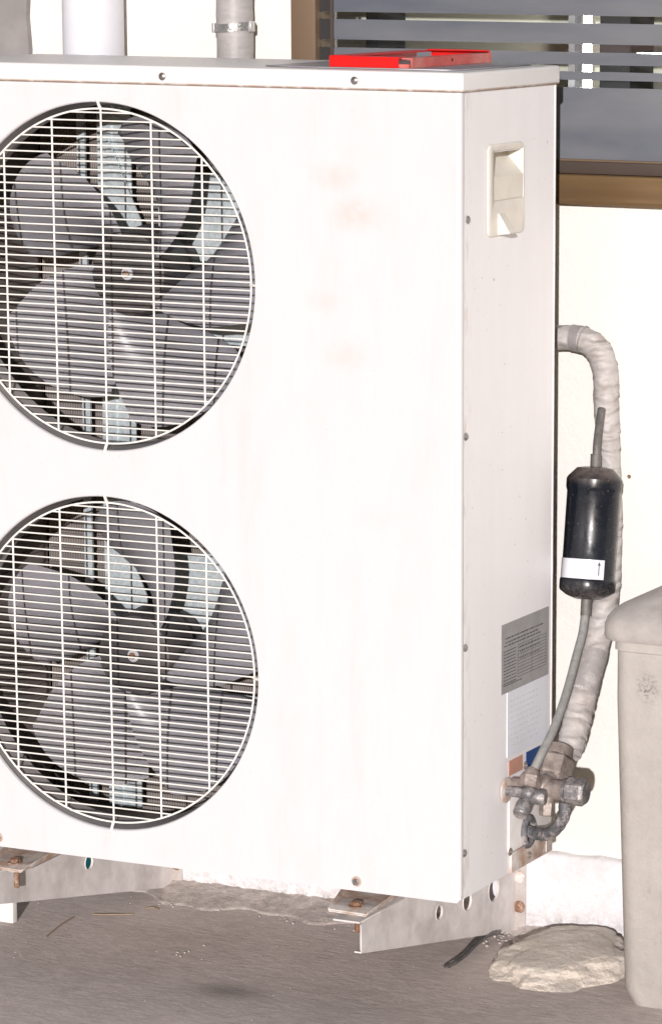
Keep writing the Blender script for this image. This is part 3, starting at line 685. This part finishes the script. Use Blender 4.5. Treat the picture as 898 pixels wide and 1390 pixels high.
# ================================================================== pipes
def pipes():
    p = thing('insulated_pipe', 'tape wrapped insulated pipe bending down beside the unit to the big valve', 'pipe', (.05, .3, .2))
    path = spline([(-.20, .513, .828, .0205), (-.10, .513, .830, .0205), (-.045, .513, .832, .0205), (-.014, .513, .829, .0212), (.010, .513, .812, .0222), (.022, .513, .780, .0215), (.024, .513, .735, .0212), (.028, .510, .69, .0205), (.033, .505, .638, .0195), (.045, .485, .55, .0198), (.050, .470, .48, .0205), (.053, .449, .413, .0225), (.051, .415, .340, .0230), (.048, .375, .272, .0235), (.0500, .338, .222, .0230), (.054, .300, .182, .0215)], 10)
    rnd = random.Random(5); ph = [rnd.uniform(0, 6) for _ in range(8)]
    def jit(i, a): return .018*math.sin(i*.9+a*1+ph[0])+.012*math.sin(i*2.3+a*2+ph[1])+.010*math.sin(i*.37+3*a)
    tube('wrapping', path, .02, M['wrap'], p, 28, jit, 60)
    def band(i0, i1, k, mat, name='tape_band'):
        tube(name, [(q[0], q[1], q[2], q[3]*k) for q in path[i0:i1]], .02, mat, p, 28, jit, 60)
    band(22, 28, 1.06, M['wrapgrey']); band(28, 30, 1.09, M['wrapgrey'])
    band(121, 132, 1.035, M['wrapgrey'])
    # overlapping turns of tape
    for j in (34, 39, 47, 58, 71, 77, 92, 106, 113, 134, 137, 139, 143, 145):
        q = path[j]; q2 = path[j+2]; band(j, j+2, 1.035, M['wrap'], 'tape_turn')
    # filter drier
    f = thing('filter_drier', 'glossy black filter drier cylinder with white arrow label on a thin tube', 'filter drier', (.044, .38, .42))
    T = Vector((.0415, .430, .6345)); Bt = Vector((.0435, .392, .4215)); ax = (T-Bt).normalized(); L = (T-Bt).length; R = .0445
    pr = [(0, .000), (.020, .0005), (.034, .006), (.0445, .0135), (R+.0015, .017), (R+.0015, .030), (R+.0002, .034), (R-.0008, .036), (R-.0008, L-.041), (R+.0004, L-.038), (R+.0014, L-.034), (R+.0014, L-.021), (R-.001, L-.0165), (.030, L-.0025), (.018, L), (0, L+.0004)]
    bm = bmesh.new(); alathe(bm, pr, Bt, ax, 72); body = fin('canister', bm, M['black'], f, 28)
    # wrap-round label and its arrow, curved with the can
    u_ = Vector((1, 0, 0)); u_ = (u_-ax*u_.dot(ax)).normalized(); v_ = ax.cross(u_)
    def patch(name, a0, a1, h0, h1, off, mat, par, n=24):
        bm = bmesh.new(); a = []; b = []
        for k in range(n+1):
            t = math.radians(a0+(a1-a0)*k/n); d = (u_*math.cos(t)+v_*math.sin(t))*(R+off)
            a.append(bm.verts.new(Bt+ax*h0+d)); b.append(bm.verts.new(Bt+ax*h1+d))
        for k in range(n): bm.faces.new((a[k], a[k+1], b[k+1], b[k]))
        return fin(name, bm, mat, par, 180)
    # angle 0 = +X, view direction sits near -65 degrees
    sgn = 1 if v_.y < 0 else -1
    lab = patch('label', sgn*33, sgn*170, .0335, .0655, .0003, M['pvc'], f)
    patch('arrow', sgn*44.6, sgn*46.6, .040, .0585, .0006, M['ink'], lab, 2)
    bm = bmesh.new()
    def pt(a, h): t = math.radians(a); return bm.verts.new(Bt+ax*h+(u_*math.cos(t)+v_*math.sin(t))*(R+.0007))
    bm.faces.new((pt(sgn*42.0, .0565), pt(sgn*49.2, .0565), pt(sgn*45.6, .0625))); fin('arrow', bm, M['ink'], lab, None)
    up = tube('upper_tube', spline([(.0415, .430, .632), (.0415, .433, .650), (.0395, .440, .672), (.034, .462, .700), (.030, .480, .722)], 5), .0068, M['armtube'], f, 14)
    tube('collar', [(.0415, .430, .631), (.0413, .432, .655)], .0092, M['armtube'], f, 14)
    tube('collar', [(.0440, .392, .424), (.0455, .385, .396)], .0092, M['armtube'], f, 14)
    tube('lower_tube', spline([(.0440, .392, .420), (.0445, .384, .395), (.0475, .368, .370), (.050, .338, .338), (.055, .285, .285), (.056, .236, .240), (.052, .200, .208), (.045, .176, .178)], 6), .0072, M['tube'], f, 16)
    # screws with plugs in the wall beside the drier
    for i, (x, z) in enumerate(((.062, .603), (-.112, .388), (-.103, .387))):
        o = lathe('wall_plug', [(0, 0), (.0028, 0), (.0034, .002), (.0022, .004), (0, .004)], (x-.01, YW-.0005, z), (0, -1, 0), M['rust'], None, 10)
        tag(o, ['tiny rusty plug in the wall right of the black cylinder', 'left of two tiny rusty plugs in the wall under the black cylinder', 'right of two tiny rusty plugs in the wall under the black cylinder'][i], 'wall plug')
    # vertical pipes at the top left
    o = thing('pvc_pipe', 'wide white plastic pipe running up the wall behind the unit', 'pipe', (-.965, .5, GZ))
    tube('pipe', [(-.925, .495, .25), (-.925, .495, 2.9)], .0525, M['pvc'], o, 48)
    lathe('socket', [(.0525, 0), (.058, .001), (.058, .06), (.0525, .062)], (-.925, .495, 1.8), (0, 0, 1), M['pvc'], o, 48)
    o = thing('wrapped_pipe', 'grey tape wrapped pipe with a shiny clamp on the wall behind the unit', 'pipe', (-.667, .51, GZ))
    pts = [(-.660, .513, .25+2.65*k/150) for k in range(151)]
    tube('wrapping', pts, .0312, M['wrapgrey2'], o, 32, lambda i, a: .014*math.sin(i*1.1+a)+.01*math.sin(i*2.7+2*a), 70)
    bm = bmesh.new(); nn = 40; R0 = .0335
    for lo, hi, r in ((-.0068, .0068, R0),):
        A = []; B_ = []
        for k in range(nn):
            a = 2*PI*k/nn; tilt = .0030*math.cos(a-.3)
            A.append(bm.verts.new((-.660+r*math.cos(a), .513+r*math.sin(a), 1.325+lo+tilt+.0006*math.sin(5*a)))); B_.append(bm.verts.new((-.660+r*math.cos(a), .513+r*math.sin(a), 1.325+hi+tilt)))
        for k in range(nn): bm.faces.new((A[k], A[(k+1) % nn], B_[(k+1) % nn], B_[k]))
    bmesh.ops.solidify(bm, geom=bm.faces[:], thickness=.0018)
    abox(bm, (-.628, .500, 1.318), (-.6225, .515, 1.335), .001)
    abox(bm, (-.6975, .500, 1.315), (-.692, .515, 1.331), .001)
    fin('clamp', bm, M['clamp'], o, 40)
M['wrapgrey2'] = simple('dull_pipe_tape', (.37, .345, .34), .5, var=.18, scale=30, bump=.4, dirt=(.26, .24, .235), stretch=(1, 1, 3), dlo=.5, dhi=.75)
pipes()

# ================================================================== things on the lid
def on_lid():
    z = 1.2798
    me = plate_mesh('flat_sheet', [(-.30, .045), (-.045, .045), (-.030, .06), (-.030, .325), (-.04, .335), (-.36, .335), (-.36, .06)], [], .0016, Matrix.Translation((0, 0, z+.0012)))
    o = link('flat_sheet', me, M['sheet']); tag(o, 'thin grey sheet lying on the lid under the red metal frame', 'sheet')
    t = thing('red_frame', 'red painted angle steel frame lying on the right end of the lid', 'metal frame', (-.2, .2, z))
    z0 = z+.0022
    # front channel, side angles, rear bar
    def angle(name, a, b, h=.0155, wd=.020, th=.0022, inward=(0, 1, 0), mat=M['red'], tip=0):
        a = Vector(a); b = Vector(b); i = Vector(inward); bm = bmesh.new()
        pr = [(0, 0), (0, 1), (wd, 1), (wd, 1-th/h), (th, 1-th/h), (th, 0)]
        A = [bm.verts.new(a+i*p+Vector((0, 0, h*q))) for p, q in pr]; B = [bm.verts.new(b+i*p+Vector((0, 0, h*q+(tip if q else 0)))) for p, q in pr]
        for k in range(6): bm.faces.new((A[k], A[(k+1) % 6], B[(k+1) % 6], B[k]))
        bm.faces.new(A[::-1]); bm.faces.new(B)
        bmesh.ops.bevel(bm, geom=bm.edges[:], offset=.0004, segments=1, affect='EDGES')
        return fin(name, bm, mat, t, 30)
    angle('front_bar', (-.245, .050, z0), (-.128, .050, z0), .0165, .028)
    angle('side_bar', (-.111, .063, z0), (-.111, .352, z0), .0150, .018, inward=(-1, 0, 0), mat=M['redlit'])
    angle('side_bar', (-.245, .0515, z0+.0015), (-.245, .352, z0+.0015), .0160, .03, inward=(1, 0, 0))
    angle('rear_bar', (-.215, .350, z0+.003), (-.113, .350, z0+.003), .0165, .018, inward=(0, -1, 0))
    box('corner_tab', (-.128, .052, z0), (-.1115, .062, z0+.006), M['redlit'], t, .0006)
    lathe('bolt_hole', [(0, 0), (.0028, 0), (.0028, .0004), (0, .0004)], (-.1109, .205, z0+.0085), (1, 0, 0), M['gasket'], t, 16)
M['redlit'] = simple('red_paint_lit_side', (.56, .10, .085), .4, var=.2, scale=40, dirt=(.62, .3, .26), dlo=.45, dhi=.7)  # same red paint, pinkish light on the side bar put into its colour
on_lid()

# ================================================================== bin, rock, floor things
def rrect(x0, x1, y0, y1, r, k=8):
    o = []
    for cx, cy, a0 in ((x1-r, y1-r, 0), (x0+r, y1-r, 90), (x0+r, y0+r, 180), (x1-r, y0+r, 270)):
        for q in range(k+1):
            a = math.radians(a0+90*q/k); o.append((cx+r*math.cos(a), cy+r*math.sin(a)))
    return o
def loft(bm, secs, capb=True, capt=True):
    rs = [[bm.verts.new((x, y, z)) for x, y in s] for s, z in secs]
    for a, b in zip(rs, rs[1:]):
        for k in range(len(a)): bm.faces.new((a[k], a[(k+1) % len(a)], b[(k+1) % len(a)], b[k]))
    if capb: bm.faces.new(rs[0][::-1])
    if capt: bm.faces.new(rs[-1])
def bin_():
    t = thing('storage_bin', 'weathered grey storage bin with overhanging rounded lid at the right picture edge', 'bin', (.42, .36, GZ))
    bm = bmesh.new(); X0, X1, Y0, Y1 = .140, .72, .20, .56
    loft(bm, [(rrect(X0+.048, X1-.048, Y0+.035, Y1-.035, .03), GZ), (rrect(X0+.040, X1-.040, Y0+.020, Y1-.02, .03), GZ+.03),
              (rrect(X0+.026, X1-.026, Y0+.010, Y1-.01, .028), .3), (rrect(X0+.026, X1-.026, Y0+.0095, Y1-.0095, .028), .3795), (rrect(X0+.022, X1-.022, Y0+.007, Y1-.007, .03), .381), (rrect(X0+.022, X1-.022, Y0+.007, Y1-.007, .03), .405)])
    fin('body', bm, M['bin'], t, 30)
    bm = bmesh.new(); s = []
    for ins, z, r in ((.012, .3985, .040), (.003, .3960, .045), (0, .400, .048), (0, .418, .05), (.003, .429, .05), (.010, .439, .05), (.020, .447, .05), (.05, .462, .045), (.09, .482, .04), (.13, .500, .03), (.165, .510, .012)):
        s.append((rrect(X0+ins, X1-ins, Y0+ins, Y1-ins, r), z))
    loft(bm, s); fin('lid', bm, M['lidbin'], t, 60)
bin_()

def blob(name, c, r, mat, sub=4, seed=1, amp=.22, tilt=0):
    from mathutils import noise
    bm = bmesh.new(); bmesh.ops.create_icosphere(bm, subdivisions=sub, radius=1)
    for v in bm.verts:
        d = v.co.normalized(); k = 1
        for f, a in ((1.3, amp), (2.9, amp*.45), (7, amp*.16), (17, amp*.07), (37, amp*.03)): k += a*noise.noise(d*f+Vector((seed*3.1, seed, -seed)))
        p = d*k
        if p.z > .62: p.z = .62+(p.z-.62)*.35
        if p.z < -.5: p.z = -.5
        v.co = Vector((c[0]+p.x*r[0], c[1]+p.y*r[1], c[2]+p.z*r[2]*(1+tilt*p.y)))
    return fin(name, bm, mat, None, 38)
o = blob('rock', (.012, .385, GZ-.002), (.118, .150, .054), M['rock'], 6, 4, .25, .2)
tag(o, 'flat beige stone on the floor between the bracket and the grey bin', 'stone')
t = thing('power_cable', 'short black twin cable poking up from the floor near the stone', 'cable', (-.155, .4, GZ))
for dx in (0, .0062):
    tube('core', spline([(-.168+dx, .30, GZ+.002), (-.158+dx, .34, GZ+.010), (-.155+dx, .38, GZ+.020), (-.152+dx, .42, GZ+.026), (-.142+dx, .45, GZ+.026)], 6), .0030, M['cable'], t, 10)
o = box('board_offcut', (-1.12, .226, GZ), (-.962, .240, GZ+.052), M['wood'], None, .001)
o.rotation_euler = (0, 0, 0); tag(o, 'white painted board offcut standing on the floor at the left picture edge', 'board')
t = thing('teal_pipe_stub', 'small teal pipe stub on the wall glimpsed through the hole of the left bracket', 'pipe stub', (-.994, YW, -.166))
lathe('stub', [(0, .024), (.012, .024), (.013, .026), (.016, .026), (.016, 0), (0, 0)], (-.994, YW, -.166), (0, -1, 0), M['teal'], t, 24)
def straw(p, label):
    o = tube('straw', spline(p, 4), .0012, M['straw'], None, 6); tag(o, label, 'straw')
straw([(-.865, .33, GZ+.002), (-.84, .335, GZ+.003), (-.80, .36, GZ+.002)], 'long dry straw on the floor under the left bracket')
straw([(-.80, .40, GZ+.002), (-.79, .41, GZ+.003), (-.775, .405, GZ+.002)], 'short dry straw on the floor just right of the long one')
straw([(-.885, .30, GZ+.002), (-.875, .24, GZ+.004), (-.862, .17, GZ+.002)], 'dry grass stalk pointing at the viewer near the white board')
bm = bmesh.new(); rnd = random.Random(11)
def crumb(x, y, s, z=GZ):
    m = Matrix.Translation((x, y, z+s*.5)) @ Matrix.Rotation(rnd.uniform(0, 6), 4, 'Z') @ Matrix.Diagonal((s, s*rnd.uniform(.5, 1), s*rnd.uniform(.4, .8), 1))
    bmesh.ops.create_icosphere(bm, subdivisions=1, radius=1, matrix=m)
for _ in range(70): crumb(rnd.uniform(-1.1, .1), rnd.uniform(-.25, .5), rnd.uniform(.0007, .0018))
for _ in range(70): crumb(rnd.gauss(-.12, .07), rnd.gauss(.49, .03), rnd.uniform(.0012, .004))
for _ in range(25): crumb(rnd.uniform(-.8, -.4), rnd.gauss(.45, .025), rnd.uniform(.001, .0035))
for _ in range(7): crumb(rnd.gauss(-.60, .006), rnd.gauss(.20, .03), .0025)
o = fin('grit', bm, M['grit'], None, 180); tag(o, 'pale crumbs of grit and mortar scattered on the floor', 'grit'); o['kind'] = 'stuff'
